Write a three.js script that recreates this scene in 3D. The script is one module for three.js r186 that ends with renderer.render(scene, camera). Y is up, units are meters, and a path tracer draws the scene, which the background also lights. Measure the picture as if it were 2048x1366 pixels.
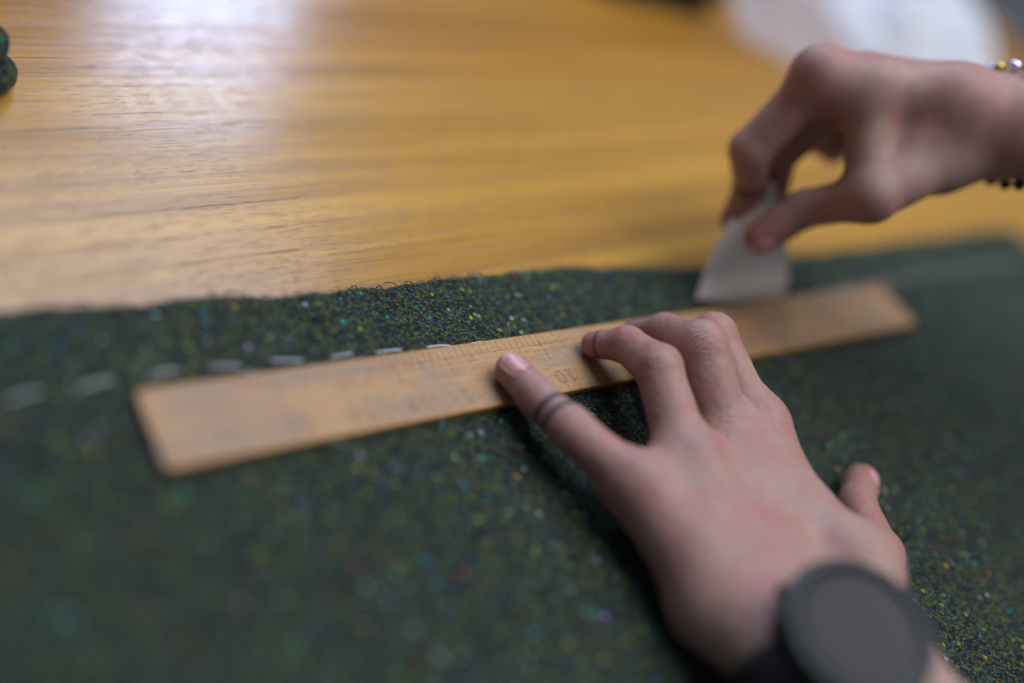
import * as THREE from 'three';
import { RectAreaLightUniformsLib } from 'three/addons/lights/RectAreaLightUniformsLib.js';
import { mergeGeometries, mergeVertices } from 'three/addons/utils/BufferGeometryUtils.js';

// ---------------------------------------------------------------- camera, light, exposure
const scene = new THREE.Scene();
const PITCH = THREE.MathUtils.degToRad(39.533), ROLL = THREE.MathUtils.degToRad(32.265);
const camera = new THREE.PerspectiveCamera(37.74, 1024 / 683, 0.02, 20);
{
  const fwd = new THREE.Vector3(0, -Math.sin(PITCH), -Math.cos(PITCH)), right = new THREE.Vector3(1, 0, 0), up = new THREE.Vector3().crossVectors(right, fwd);
  const u = right.clone().multiplyScalar(-Math.sin(ROLL)).addScaledVector(up, Math.cos(ROLL));
  camera.position.set(0, 0.281, 0);
  camera.up.copy(u);
  camera.lookAt(camera.position.clone().add(fwd));
  camera.focus = 0.428;
  camera.userData.fStop = 1.08;
}
const renderer = new THREE.WebGLRenderer({ antialias: true });
renderer.setSize(1024, 683);
renderer.toneMapping = THREE.LinearToneMapping;
renderer.toneMappingExposure = 0.94;
renderer.shadowMap.enabled = true;
RectAreaLightUniformsLib.init();
scene.background = new THREE.Color().setRGB(0.085, 0.1, 0.13);       // the dim room all round

function tag(o, label, category, group, kind) {
  if (label) o.userData.label = label;
  if (category) o.userData.category = category;
  if (group) o.userData.group = group;
  if (kind) o.userData.kind = kind;
  return o;
}
function lamp(name, label, category, pos, target, w, h, color, radiance, glow, bars) {
  const g = new THREE.Group();
  g.name = name;
  g.position.set(...pos);
  g.lookAt(new THREE.Vector3(...target));
  const c = new THREE.Color().setRGB(...color);
  const pane = new THREE.Mesh(new THREE.BoxGeometry(w, h, 0.01), new THREE.MeshStandardMaterial({ color: 0x111111, emissive: c, emissiveIntensity: glow }));
  pane.name = name === 'window' ? 'pane' : 'diffuser';
  g.add(pane);
  const fm = new THREE.MeshStandardMaterial({ color: 0xd8d4cc, roughness: 0.6 }), t = 0.05;
  for (const [x, y, a, b] of [[0, h / 2 + t / 2, w + 2 * t, t], [0, -h / 2 - t / 2, w + 2 * t, t], [-w / 2 - t / 2, 0, t, h], [w / 2 + t / 2, 0, t, h], ...bars]) {
    const m = new THREE.Mesh(new THREE.BoxGeometry(a, b, 0.06), fm);
    m.name = 'frame';
    m.position.set(x, y, 0.0);
    g.add(m);
  }
  const l = new THREE.RectAreaLight(c, radiance, w, h);
  l.name = name + '_glow';
  l.position.set(0, 0, 0.012);
  l.rotation.y = Math.PI;
  g.add(l);
  scene.add(g);
  return tag(g, label, category);
}
// tall window beyond the left end of the table (mirrored in the varnish), a wider one above it, a soft ceiling panel
const dirOf = (az, el, d, o = [-0.2, 0, -0.38]) => { az *= Math.PI / 180; el *= Math.PI / 180; return [o[0] + d * Math.sin(az) * Math.cos(el), o[1] + d * Math.sin(el), o[2] - d * Math.cos(az) * Math.cos(el)]; };
lamp('window', 'tall narrow daylight window mirrored in the table varnish', 'window', dirOf(-27.5, 29, 1.9), [-0.2, 0, -0.38], 0.36, 0.5, [0.52, 0.67, 1.0], 14, 3, []);
lamp('window_001', 'wide daylight window high above the left end of the table', 'window', dirOf(-33, 52, 1.7), [-0.15, 0, -0.3], 1.0, 0.56, [0.56, 0.7, 1.0], 4.6, 2, []);
lamp('ceiling_light', 'square soft ceiling light panel over the table', 'ceiling light', [0.4, 1.4, -0.68], [0.12, 0, -0.4], 1.25, 1.1, [0.92, 0.95, 1.0], 4.5, 1.5, []);

// ---------------------------------------------------------------- helpers (lengths in mm, y = 0 at the top of the ruler)
const RULER_TOP = 6;
let seed = 7;
const rnd = () => { seed = (seed + 0x6d2b79f5) | 0; let t = Math.imul(seed ^ (seed >>> 15), 1 | seed); t = (t + Math.imul(t ^ (t >>> 7), 61 | t)) ^ t; return ((t ^ (t >>> 14)) >>> 0) / 4294967296; };
const hash = (x, y, z) => { let h = Math.imul(x, 374761393) + Math.imul(y, 668265263) + Math.imul(z, 1274126177); h = Math.imul(h ^ (h >>> 13), 1274126177); return ((h ^ (h >>> 16)) >>> 0) / 4294967296; };
const fade = (t) => t * t * (3 - 2 * t), lerp = (a, b, t) => a + (b - a) * t, clamp = (x, a = 0, b = 1) => Math.min(b, Math.max(a, x)), sstep = (a, b, x) => fade(clamp((x - a) / (b - a)));
function noise(x, y, z = 0) {   // value noise, -1..1
  const X = Math.floor(x), Y = Math.floor(y), Z = Math.floor(z), u = fade(x - X), v = fade(y - Y), w = fade(z - Z);
  const l = (k) => lerp(lerp(hash(X, Y, k), hash(X + 1, Y, k), u), lerp(hash(X, Y + 1, k), hash(X + 1, Y + 1, k), u), v);
  return lerp(l(Z), l(Z + 1), w) * 2 - 1;
}
const fbm = (x, y, z = 0, n = 4) => { let s = 0, a = 0.5; for (let i = 0; i < n; i++, a *= 0.5, x *= 2.03, y *= 2.03, z *= 2.03) s += a * noise(x + i * 17.3, y - i * 9.1, z + i * 5.7); return s; };
const V = (x, y, z) => new THREE.Vector3(x, y, z);
const std = (o) => new THREE.MeshPhysicalMaterial(o);
const rgb = (r, g, b) => new THREE.Color().setRGB(r, g, b);
function thing(name, base, label, category, group) {
  const g = new THREE.Group();
  g.name = name;
  g.position.set(base[0] / 1000, (base[1] + RULER_TOP) / 1000, base[2] / 1000);
  bases.set(g, base);
  scene.add(g);
  return tag(g, label, category, group);
}
const bases = new Map();
function part(name, geo, mat, parent, top = parent) {   // geometry in mm of the place; parent is a thing, or a part of it
  const b = bases.get(top);
  geo.translate(-b[0], -b[1], -b[2]);
  geo.scale(0.001, 0.001, 0.001);
  const m = new THREE.Mesh(geo, mat);
  m.name = name;
  m.castShadow = m.receiveShadow = true;
  parent.add(m);
  return m;
}
function dataTex(w, h, data, srgb, wrap = THREE.MirroredRepeatWrapping) {
  const t = new THREE.DataTexture(data, w, h, THREE.RGBAFormat);
  t.magFilter = THREE.LinearFilter; t.minFilter = THREE.LinearMipmapLinearFilter; t.generateMipmaps = true;
  t.wrapS = t.wrapT = wrap;
  if (srgb) t.colorSpace = THREE.SRGBColorSpace;
  t.needsUpdate = true;
  return t;
}
const toS = (c) => Math.round(255 * clamp(c <= 0.0031308 ? 12.92 * c : 1.055 * Math.pow(c, 1 / 2.4) - 0.055));

// ---------------------------------------------------------------- floor and table
{
  const f = new THREE.Mesh(new THREE.PlaneGeometry(8, 8), std({ color: rgb(0.03, 0.035, 0.05), roughness: 0.8 }));
  f.name = 'floor'; f.rotation.x = -Math.PI / 2; f.position.y = -0.75; f.receiveShadow = true;
  tag(f, 'dark floor below the table', 'floor', null, 'structure');
  scene.add(f);
}
const GA = THREE.MathUtils.degToRad(31.9), gS = V(Math.sin(GA), 0, -Math.cos(GA)), gC = V(Math.cos(GA), 0, Math.sin(GA));   // along and across the grain
function woodTextures() {
  const W = 2048, H = 1024, px = 0.25, col = new Uint8Array(W * H * 4), bmp = new Uint8Array(W * H * 4), rough = new Uint8Array(W * H * 4);
  const pore = new Float32Array(W * H), light = new Float32Array(W * H);
  for (let k = 0; k < 40000; k++) {
    const x0 = rnd() * W, y0 = rnd() * H, len = (10 + rnd() * rnd() * 70), dens = noise(x0 * 0.004, y0 * 0.03) * 0.5 + 0.5;
    if (rnd() > 0.25 + 0.75 * dens) continue;
    const s = 0.35 + 0.65 * rnd(), bend = (rnd() - 0.5) * 0.03;
    for (let i = 0; i < len; i++) {
      const x = (x0 + i) & (W - 1), yf = y0 + i * bend + 2 * noise((x0 + i) * 0.004, y0 * 0.01), y = ((Math.floor(yf) % H) + H) % H, q = yf - Math.floor(yf);
      const e = Math.sin(Math.PI * (i + 0.5) / len) * s;
      for (const [dy, f] of [[0, 1 - q], [1, q]]) { const k2 = ((y + dy + H) % H) * W + x; pore[k2] = Math.max(pore[k2], e * f); }
    }
  }
  const lines = [];
  for (let k = 0; k < 19; k++) lines.push([(k + 0.2 + rnd() * 0.6) / 19 * H, 1.2 + rnd() * 2.6, 0.5 + rnd() * 0.6, rnd() * 100]);
  for (let y = 0; y < H; y++) for (let x = 0; x < W; x++) {
    const i = y * W + x, X = x * px, Y = y * px + 1.2 * fbm(X * 0.004, y * px * 0.008, 3, 2);
    const band = fbm(X * 0.0016, Y * 0.09, 0, 4), fine = 0.6 * fbm(X * 0.008, Y * 1.3, 7, 3) + 0.5 * noise(X * 0.02, Y * 3.6, 21), fleck = Math.max(0, noise(X * 0.5 + Y * 0.12, Y * 0.1, 2) - 0.25) * sstep(0.05, 0.5, noise(X * 0.012, Y * 0.035, 9));
    let dark = 0;
    for (const [yy, w, s, o] of lines) { const d = Math.abs(y - yy - 9 * noise(x * 0.0012, o) - 1.2 * noise(x * 0.008, o + 5)) / w; if (d < 4) dark += s * Math.exp(-d * d) * (0.6 + 0.4 * noise(x * 0.01, y * 0.1, o)); }
    const p = pore[i] * 0.95;
    const m = 1 + 0.34 * band + 0.26 * fine - 0.16 * fleck;
    const r = 0.455 * m * (1 - 0.68 * p) * (1 - 0.62 * dark), g = 0.232 * m * (1 + 0.05 * band) * (1 - 0.74 * p) * (1 - 0.6 * dark), b = 0.04 * m * (1 - 0.1 * band) * (1 - 0.55 * p) * (1 - 0.35 * dark);
    col.set([toS(r), toS(g), toS(b), 255], i * 4);
    const hgt = 170 - 140 * p - 20 * dark + 26 * fine - 6 * fleck + 8 * (hash(x, y, 5) - 0.5);
    bmp.set([hgt, hgt, hgt, 255].map((v) => clamp(v, 0, 255)), i * 4);
    const ro = 255 * clamp(0.21 + 0.5 * p + 0.3 * dark + 0.16 * fine + 0.1 * fleck + 0.06 * band);
    rough.set([ro, ro, ro, 255], i * 4);
  }
  return [dataTex(W, H, col, true), dataTex(W, H, bmp, false), dataTex(W, H, rough, false)];
}
const [woodMap, woodBump, woodRough] = woodTextures();
const table = thing('table', [-0, -6, -500], 'wide table top of varnished golden brown boards under the cloth', 'table');
{
  const bounds = [-1240, -830, -366.5, 70, 520];
  const tints = [[0.86, 0.78, 0.68], [0.86, 0.78, 0.68], [1, 1, 1], [0.95, 0.93, 0.95]];
  for (let k = 0; k < 4; k++) {
    const c0 = bounds[k] + 0.06, c1 = bounds[k + 1] - 0.06, s0 = -420, s1 = 1313;
    const sh = new THREE.Shape([new THREE.Vector2(s0, c0), new THREE.Vector2(s1, c0), new THREE.Vector2(s1, c1), new THREE.Vector2(s0, c1)]);
    const geo = new THREE.ExtrudeGeometry(sh, { depth: 24, bevelEnabled: true, bevelSize: 0.15, bevelOffset: -0.15, bevelThickness: 0.15, bevelSegments: 2, steps: 1 });
    const P = geo.attributes.position, uv = geo.attributes.uv;
    for (let i = 0; i < P.count; i++) {
      const s = P.getX(i), c = P.getY(i), d = P.getZ(i);
      uv.setXY(i, (s + 131 * k + 60) / 512, (c + 47 * k) / 256);
      P.setXYZ(i, gS.x * s + gC.x * c, -6 - 24.15 + d, gS.z * s + gC.z * c);
    }
    geo.computeVertexNormals();
    // shape axes (s, c, up) are left-handed here: turn the faces
    const ix = geo.index; if (!ix) { for (let i = 0; i < P.count; i += 3) for (const a of [P, uv]) { const n = a.itemSize; for (let q = 0; q < n; q++) { const t = a.array[(i + 1) * n + q]; a.array[(i + 1) * n + q] = a.array[(i + 2) * n + q]; a.array[(i + 2) * n + q] = t; } } geo.computeVertexNormals(); }
    part('board', geo, std({ color: rgb(...tints[k]), map: woodMap, bumpMap: woodBump, bumpScale: 0.000045, roughnessMap: woodRough, roughness: k < 2 ? 0.9 : 1, specularIntensity: 1 }), table);
  }
}

// ---------------------------------------------------------------- tweed cloth
const RA = V(0.59697, 0, -0.80227), RB = V(0.80227, 0, 0.59697), RC = V(50.94, 0, -378.57);   // ruler: along, towards the near side, centre
const onRuler = (a, b, y = 0) => V(RC.x + RA.x * a + RB.x * b, y, RC.z + RA.z * a + RB.z * b);
function tweedTextures() {
  const W = 2048, mm = 260 / W, col = new Float32Array(W * W * 3).fill(0.012), hgt = new Float32Array(W * W), cell = 1.0, n = Math.round(260 / cell);
  const draw = (cx, cy, a, b, th, c, lift) => {
    const R = Math.ceil(Math.max(a, b) / mm) + 1, X = cx / mm, Y = cy / mm, ct = Math.cos(th), st = Math.sin(th);
    for (let j = -R; j <= R; j++) for (let i = -R; i <= R; i++) {
      const x = Math.floor(X) + i, y = Math.floor(Y) + j, dx = (x + 0.5 - X) * mm, dy = (y + 0.5 - Y) * mm, u = (dx * ct + dy * st) / a, v = (-dx * st + dy * ct) / b, d = u * u + v * v;
      if (d > 1) continue;
      const k = ((y & (W - 1)) * W + (x & (W - 1))), h = lift * Math.sqrt(1 - d) * (0.85 + 0.3 * hash(x, y, 3)) + 0.12 * Math.sin((u * 2.2 + v) * 6);
      if (h < hgt[k]) continue;
      hgt[k] = h;
      const f = 0.72 + 0.56 * hash(x, y >> 1, 11);
      col[k * 3] = c[0] * f; col[k * 3 + 1] = c[1] * f; col[k * 3 + 2] = c[2] * f;
    }
  };
  for (let j = 0; j < n; j++) for (let i = 0; i < n; i++) {
    const weft = (i + j) % 2 === 0, q = rnd(), row = hash(weft ? j : i, weft ? 1 : 2, 5), s = 0.85 + 0.3 * rnd();
    const c = weft ? (q < 0.3 ? [0.02, 0.027, 0.034] : q < 0.5 + 0.3 * row ? [0.15, 0.168, 0.034] : q < 0.9 ? [0.05, 0.072, 0.045] : [0.11, 0.125, 0.15]) : q < 0.62 ? [0.016, 0.022, 0.03] : q < 0.85 ? [0.04, 0.055, 0.065] : q < 0.95 ? [0.085, 0.1, 0.03] : [0.12, 0.135, 0.16];
    const lum = 0.6 + 0.9 * rnd() * rnd() + 0.2 * rnd(); for (let h = 0; h < 3; h++) c[h] *= lum;
    draw((i + 0.5 + (rnd() - 0.5) * 0.32) * cell, (j + 0.5 + (rnd() - 0.5) * 0.32) * cell, (weft ? 0.78 : 0.6) * s, (weft ? 0.5 : 0.52) * s, (weft ? 0.35 : 1.9) + (rnd() - 0.5) * 0.5, c, (weft ? 0.85 : 0.55) + 0.4 * rnd());
  }
  const flecks = [[[0.22, 0.36, 0.03], 170], [[0.02, 0.36, 0.34], 140], [[0.55, 0.36, 0.03], 75], [[0.5, 0.07, 0.015], 55], [[0.42, 0.45, 0.52], 105], [[0.02, 0.1, 0.16], 110]];
  for (const [c, m] of flecks) for (let k = 0; k < m; k++) { const x = rnd() * 260, y = rnd() * 260, s = 0.8 + 0.5 * rnd(); draw(x, y, 0.95 * s, 0.75 * s, 0.7 + rnd(), c.map((v) => v * (0.7 + 0.7 * rnd())), 1.7); if (rnd() < 0.4) draw(x + 0.8, y + 0.5, 0.6 * s, 0.5 * s, rnd(), c, 1.5); }
  for (let k = 0; k < 26000; k++) {   // loose hairs lying on the yarn
    let x = rnd() * W, y = rnd() * W, a = rnd() * 6.28; const l = 8 + rnd() * 22, t = rnd() * 0.07 + 0.02;
    for (let i = 0; i < l; i++) { x += Math.cos(a); y += Math.sin(a); a += (rnd() - 0.5) * 0.3; const q = ((Math.floor(y) & (W - 1)) * W + (Math.floor(x) & (W - 1))); col[q * 3] += t; col[q * 3 + 1] += t * 1.05; col[q * 3 + 2] += t * 1.1; hgt[q] += 0.25; }
  }
  const A = new Uint8Array(W * W * 4), B = new Uint8Array(W * W * 4);
  for (let k = 0; k < W * W; k++) { A[k * 4] = toS(col[k * 3]); A[k * 4 + 1] = toS(col[k * 3 + 1]); A[k * 4 + 2] = toS(col[k * 3 + 2]); A[k * 4 + 3] = 255; const h = clamp(hgt[k] / 2.2) * 255; B[k * 4] = B[k * 4 + 1] = B[k * 4 + 2] = h; B[k * 4 + 3] = 255; }
  return [dataTex(W, W, A, true, THREE.RepeatWrapping), dataTex(W, W, B, false, THREE.RepeatWrapping)];
}
const [tweedMap, tweedBump] = tweedTextures();
const tweedMat = std({ map: tweedMap, color: rgb(0.56, 0.62, 0.64), bumpMap: tweedBump, bumpScale: 0.0008, roughness: 0.95, specularIntensity: 0.35, sheen: 0.32, sheenColor: rgb(0.36, 0.44, 0.47), sheenRoughness: 0.6 });
const cloth = thing('tweed_cloth', [60, -6, -300], 'dark green tweed cloth with bright flecks spread over the table', 'cloth');
const edgeAt = [[-330, -62], [-260, -60], [-240, -60], [-214, -57], [-190, -58.5], [-168, -56], [-142, -55.5], [-116, -55], [-85, -56.5], [-53, -56.5], [-10, -57.5], [36, -53], [104, -46], [205, -50], [310, -54], [465, -57], [560, -58]];
const edgeB = (a) => { let k = 0; while (k < edgeAt.length - 2 && edgeAt[k + 1][0] < a) k++; const [a0, b0] = edgeAt[k], [a1, b1] = edgeAt[k + 1]; return lerp(b0, b1, fade(clamp((a - a0) / (a1 - a0)))) + 0.9 * noise(a * 0.11, 3) + 0.5 * noise(a * 0.6, 8) + 0.25 * noise(a * 2.1, 5); };
const clothTop = (a, b) => -3.75 + 0.22 * fbm(a * 0.03, b * 0.03, 4, 3);
{
  const pos = [], uv = [], idx = [], NA = 560, a0 = -330, a1 = 466;
  const ts = [0, 0, 0.25, 0.7, 1.3, 2.2, 3.5, 5]; const ys = [-5.8, -5.2, -4.4, -4.05, -3.85];
  for (let t = 8; t < 60; t += 4) ts.push(t); for (let t = 60; t <= 460; t += 10) ts.push(t);
  for (let i = 0; i <= NA; i++) {
    const a = lerp(a0, a1, i / NA), e = edgeB(a);
    for (let j = 0; j < ts.length; j++) {
      const b = e + ts[j], p = onRuler(a, b), y = j < 5 ? ys[j] + (j ? 0.12 * noise(a * 1.3, j) : 0) : clothTop(a, b);
      pos.push(p.x, Math.min(y, j < 5 ? 0 : y), p.z); uv.push((a + 400) / 260, (b + (j < 5 ? (4 - j) * -0.4 : 0) + 100) / 260);
    }
  }
  const n = ts.length;
  for (let i = 0; i < NA; i++) for (let j = 0; j < n - 1; j++) { const k = i * n + j; idx.push(k, k + 1, k + n, k + 1, k + n + 1, k + n); }
  // the short end at the far right turns down to the table
  const last = NA * n, off = pos.length / 3;
  for (let j = 0; j < n; j++) { pos.push(pos[(last + j) * 3] + 0.6, -5.8, pos[(last + j) * 3 + 2] - 0.8); uv.push(uv[(last + j) * 2], uv[(last + j) * 2 + 1]); }
  for (let j = 0; j < n - 1; j++) idx.push(last + j, last + j + 1, off + j, last + j + 1, off + j + 1, off + j);
  const g = new THREE.BufferGeometry();
  g.setAttribute('position', new THREE.Float32BufferAttribute(pos, 3)); g.setAttribute('uv', new THREE.Float32BufferAttribute(uv, 2)); g.setIndex(idx); g.computeVertexNormals();
  if (g.attributes.normal.getY(n * 20 + 20) < 0) { for (let i = 0; i < idx.length; i += 3) [idx[i + 1], idx[i + 2]] = [idx[i + 2], idx[i + 1]]; g.setIndex(idx); g.computeVertexNormals(); }
  part('weave', g, tweedMat, cloth);
}
const tube = (pts, r, seg = 12, rad = 6) => new THREE.TubeGeometry(new THREE.CatmullRomCurve3(pts), seg, r, rad, false);
{ // white basting stitches
  const sm = std({ color: rgb(0.64, 0.67, 0.72), roughness: 0.8 });
  const path = [[-330, -23.5], [-263, -23], [-210, -24.7], [-150, -22], [-88, -18.7], [-40, -15.5], [60, -14], [150, -19], [260, -22], [470, -22]];
  const bAt = (a) => { let k = 0; while (k < path.length - 2 && path[k + 1][0] < a) k++; return lerp(path[k][1], path[k + 1][1], clamp((a - path[k][0]) / (path[k + 1][0] - path[k][0]))); };
  for (let k = 0; k < 34; k++) {
    const a = -327 + 22.6 * k + (rnd() - 0.5) * 2, l = (a > 150 ? 8.4 : 5.2) + rnd() * 1.9, j = (rnd() - 0.5) * 1.3;
    if (a > 445) break;
    const under = a > -75 && a < 150;
    if (under && a > -45 && a < 120) continue;
    const pts = [-1, -0.85, -0.4, 0.1, 0.6, 0.9, 1].map((t, i) => onRuler(a + t * l, bAt(a + t * l) + j * t + 0.25 * Math.sin(t * 2 + k), [-5, -4.0, -3.55, -3.4, -3.5, -4.0, -5][i]));
    part('stitch', tube(pts, 0.34, 20, 7), sm, cloth);
  }
}
{ // fuzz standing off the yarn, and threads frayed out of the cut edge
  const pts = [V(0, 0, 0), V(0.8, 0.5, 0.2), V(1.7, 0.75, 0.1), V(2.6, 0.6, -0.4)], g = tube(pts, 0.035, 6, 3);
  g.scale(0.001, 0.001, 0.001);
  const im = new THREE.InstancedMesh(g, std({ color: 0xffffff, roughness: 0.9 }), 7600), b = bases.get(cloth), q = new THREE.Object3D();
  for (let k = 0; k < im.count; k++) {
    const edge = k < 3600, a = edge ? lerp(-250, 250, rnd()) : lerp(-240, 200, rnd()), bb = edge ? edgeB(a) + rnd() * 1.2 : lerp(edgeB(a), 190, rnd()), p = onRuler(a, bb, edge ? -4.6 + rnd() * 0.7 : -3.7);
    q.position.set((p.x - b[0]) / 1000, (p.y - b[1]) / 1000, (p.z - b[2]) / 1000);
    q.rotation.set((rnd() - 0.5) * 0.8, rnd() * 6.28, (rnd() - 0.5) * 0.6); q.scale.setScalar(0.4 + rnd() * 0.9); q.updateMatrix();
    im.setMatrixAt(k, q.matrix);
    const c = rnd(); im.setColorAt(k, c < 0.5 ? rgb(0.05, 0.06, 0.06) : c < 0.75 ? rgb(0.16, 0.18, 0.05) : rgb(0.3, 0.32, 0.34));
  }
  im.name = 'fuzz'; tag(im, null, null, null, 'stuff'); cloth.add(im);
  const tm = std({ color: rgb(0.06, 0.075, 0.03), roughness: 0.9 });
  const frays = [[-106, 4, -3, 1.2], [-60, 6, -2.2, 1.4], [-10, 5, -2.5, 0.8], [-176, 7, -3.2, 1.0], [-232, 5, -3, 0.6], [24, 7, -3, 1.3], [70, 6, -3.4, 0.7]];
  for (let k = 0; k < 46; k++) frays.push([lerp(-250, 260, (k + rnd()) / 46), (rnd() - 0.3) * 5, -0.6 - rnd() * 1.5, rnd() * 1.1]);
  for (const [a, l, w, y] of frays) {
    const e = edgeB(a);
    part('loose_thread', tube([onRuler(a + l * 0.6, edgeB(a + l * 0.6) + 1.5, -4), onRuler(a + l * 0.4, e - 0.6, -4.2 + y * 0.5), onRuler(a, e + w * 0.6, -4.6 + y), onRuler(a - l * 0.5, e + w, -5)], 0.16 + 0.17 * hash(Math.round(a), 3, 3), 14, 6), tm, cloth);
  }
}

// ---------------------------------------------------------------- wooden ruler
{
  const L = 455, W = 33, ruler = thing('ruler', [RC.x, -3.5, RC.z], 'worn wooden inch ruler lying across the tweed under the tattooed hand', 'ruler');
  const cv = document.createElement('canvas'); cv.width = 2048; cv.height = 160;
  const c = cv.getContext('2d'), k = 2048 / L, kh = 160 / W;
  const im = c.createImageData(2048, 160);
  for (let y = 0; y < 160; y++) for (let x = 0; x < 2048; x++) {
    const X = x / k, Y = y / kh, gr = fbm(X * 0.05, Y * 1.4, 2, 4), pat = fbm(X * 0.045, Y * 0.07, 6, 4), sp = noise(X * 3.1, Y * 3.1, 4), pore = Math.max(0, noise(X * 0.6, Y * 5, 8) - 0.35);
    let r = 0.43 * (1 + 0.25 * gr + 0.08 * sp), g = 0.245 * (1 + 0.25 * gr + 0.08 * sp), b = 0.108 * (1 + 0.2 * gr);
    const grime = sstep(-0.1, 0.26, pat + 0.12 * sp) * 0.62 * (0.75 + 0.35 * noise(X * 0.9, Y * 0.9, 1));   // rubbed-in dirt
    r = lerp(r, 0.26, grime); g = lerp(g, 0.19, grime); b = lerp(b, 0.145, grime);
    const rust = sstep(0.62, 0.8, noise(X * 0.35, Y * 0.45, 12)); r = lerp(r, 0.45, rust * 0.6); g = lerp(g, 0.15, rust * 0.6); b = lerp(b, 0.03, rust * 0.6);
    const worn = Math.max(sstep(1.9, 0.6, Y + 0.5 * sp), sstep(W - 2.2, W - 0.7, Y + 0.5 * sp)); r = lerp(r, 0.5, worn * 0.7); g = lerp(g, 0.24, worn * 0.7); b = lerp(b, 0.06, worn * 0.7);
    const q = 1 - 0.5 * pore; im.data.set([toS(r * q), toS(g * q), toS(b * q), 255], (y * 2048 + x) * 4);
  }
  c.putImageData(im, 0, 0);
  // inch scale: canvas y = 0 is the far edge; figures stand upside down, counted from the far right end
  const ink = (x, y0, y1, w, al) => { c.strokeStyle = 'rgba(22,20,26,' + al + ')'; c.lineWidth = w; for (let y = y0; y < y1; y += 3) { if (hash(Math.round(x * 7), y, 2) < 0.12) continue; c.beginPath(); c.moveTo(x * k, y); c.lineTo(x * k, Math.min(y + 3.2, y1)); c.stroke(); } };
  const scuff = (X) => 0.35 + 0.6 * clamp(0.55 + 0.8 * noise(X * 0.021, 40) + 0.45 * sstep(90, 20, Math.abs(X - 170)));
  for (let i = 1; i < 18 * 8; i++) {
    const X = L - 1 - i * 3.175; if (X < 4) break;
    const len = i % 8 === 0 ? 15.5 : i % 4 === 0 ? 10.5 : 6.4, al = 0.7 * scuff(X);
    ink(X, 0.4 * kh, len * kh, 1.3, al);
    if (i % 2 === 0) ink(X, 160 - (i % 8 === 0 ? 8 : 3.2) * kh, 160, 1.3, al * 0.55);
  }
  for (const [Y, al] of [[6.4, 0.75], [9.4, 0.5], [W - 9.2, 0.3]]) for (let X = 3; X < L - 3; X += 1.6) { if (hash(Math.round(X * 3), Math.round(Y), 9) < 0.15) continue; c.strokeStyle = 'rgba(22,20,26,' + al * scuff(X) + ')'; c.lineWidth = 1.2; c.beginPath(); c.moveTo(X * k, Y * kh); c.lineTo((X + 1.7) * k, Y * kh); c.stroke(); }
  for (let n = 1; n < 18; n++) {
    const X = L - 1 - n * 25.4; c.save(); c.translate((X - 23) * k, (W - 8) * kh); c.rotate(Math.PI);
    c.font = '46px serif'; c.textAlign = 'center'; c.textBaseline = 'middle'; c.lineWidth = 1.7; c.strokeStyle = 'rgba(28,24,26,' + (n === 10 ? 0.6 : 0.34) * scuff(X) + ')'; c.strokeText(String(n), 0, 0); c.restore();
  }
  for (let q = 0; q < 900; q++) { const x = rnd() * 2048, y = rnd() * 160; c.fillStyle = rnd() < 0.7 ? 'rgba(30,24,20,0.5)' : 'rgba(235,190,120,0.5)'; c.fillRect(x, y, 0.8 + rnd() * 1.6, 0.8 + rnd()); }
  const map = new THREE.CanvasTexture(cv); map.colorSpace = THREE.SRGBColorSpace; map.wrapS = map.wrapT = THREE.ClampToEdgeWrapping; map.magFilter = THREE.LinearFilter;
  const bw = 1024, bh = 128, bd = new Uint8Array(bw * bh * 4);
  for (let y = 0; y < bh; y++) for (let x = 0; x < bw; x++) { const v = clamp(150 + 60 * fbm(x * 0.06, y * 0.5, 3, 3) + 26 * (hash(x, y, 1) - 0.5) - 110 * Math.max(0, noise(x * 0.15, y * 1.2, 8) - 0.4), 0, 255); bd.set([v, v, v, 255], (y * bw + x) * 4); }
  const bump = dataTex(bw, bh, bd, false);
  const sh = new THREE.Shape(), r = 3.2, x = L / 2, y = W / 2;
  sh.moveTo(-x + r, -y); sh.lineTo(x - r, -y); sh.quadraticCurveTo(x, -y, x, -y + r); sh.lineTo(x, y - r); sh.quadraticCurveTo(x, y, x - r, y); sh.lineTo(-x + r, y); sh.quadraticCurveTo(-x, y, -x, y - r); sh.lineTo(-x, -y + r); sh.quadraticCurveTo(-x, -y, -x + r, -y);
  const geo = new THREE.ExtrudeGeometry(sh, { depth: 2.2, bevelEnabled: true, bevelSize: 0.9, bevelOffset: -0.9, bevelThickness: 0.65, bevelSegments: 4, curveSegments: 6 });
  const P = geo.attributes.position, uv = geo.attributes.uv;
  for (let i = 0; i < P.count; i++) {   // shape x = along, shape y = away from the near side
    const a = P.getX(i), b = -P.getY(i), d = P.getZ(i) + 0.65;
    uv.setXY(i, a / L + 0.5, 0.5 - b / W);
    const p = onRuler(a, b); P.setXYZ(i, p.x, -3.5 + d, p.z);
  }
  const flat = mergeVertices(geo, 1e-3); flat.computeVertexNormals(); geo.computeVertexNormals();
  part('blade', geo, std({ map, bumpMap: bump, bumpScale: 0.00015, roughness: 0.5, specularIntensity: 0.8 }), ruler);
}

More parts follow.
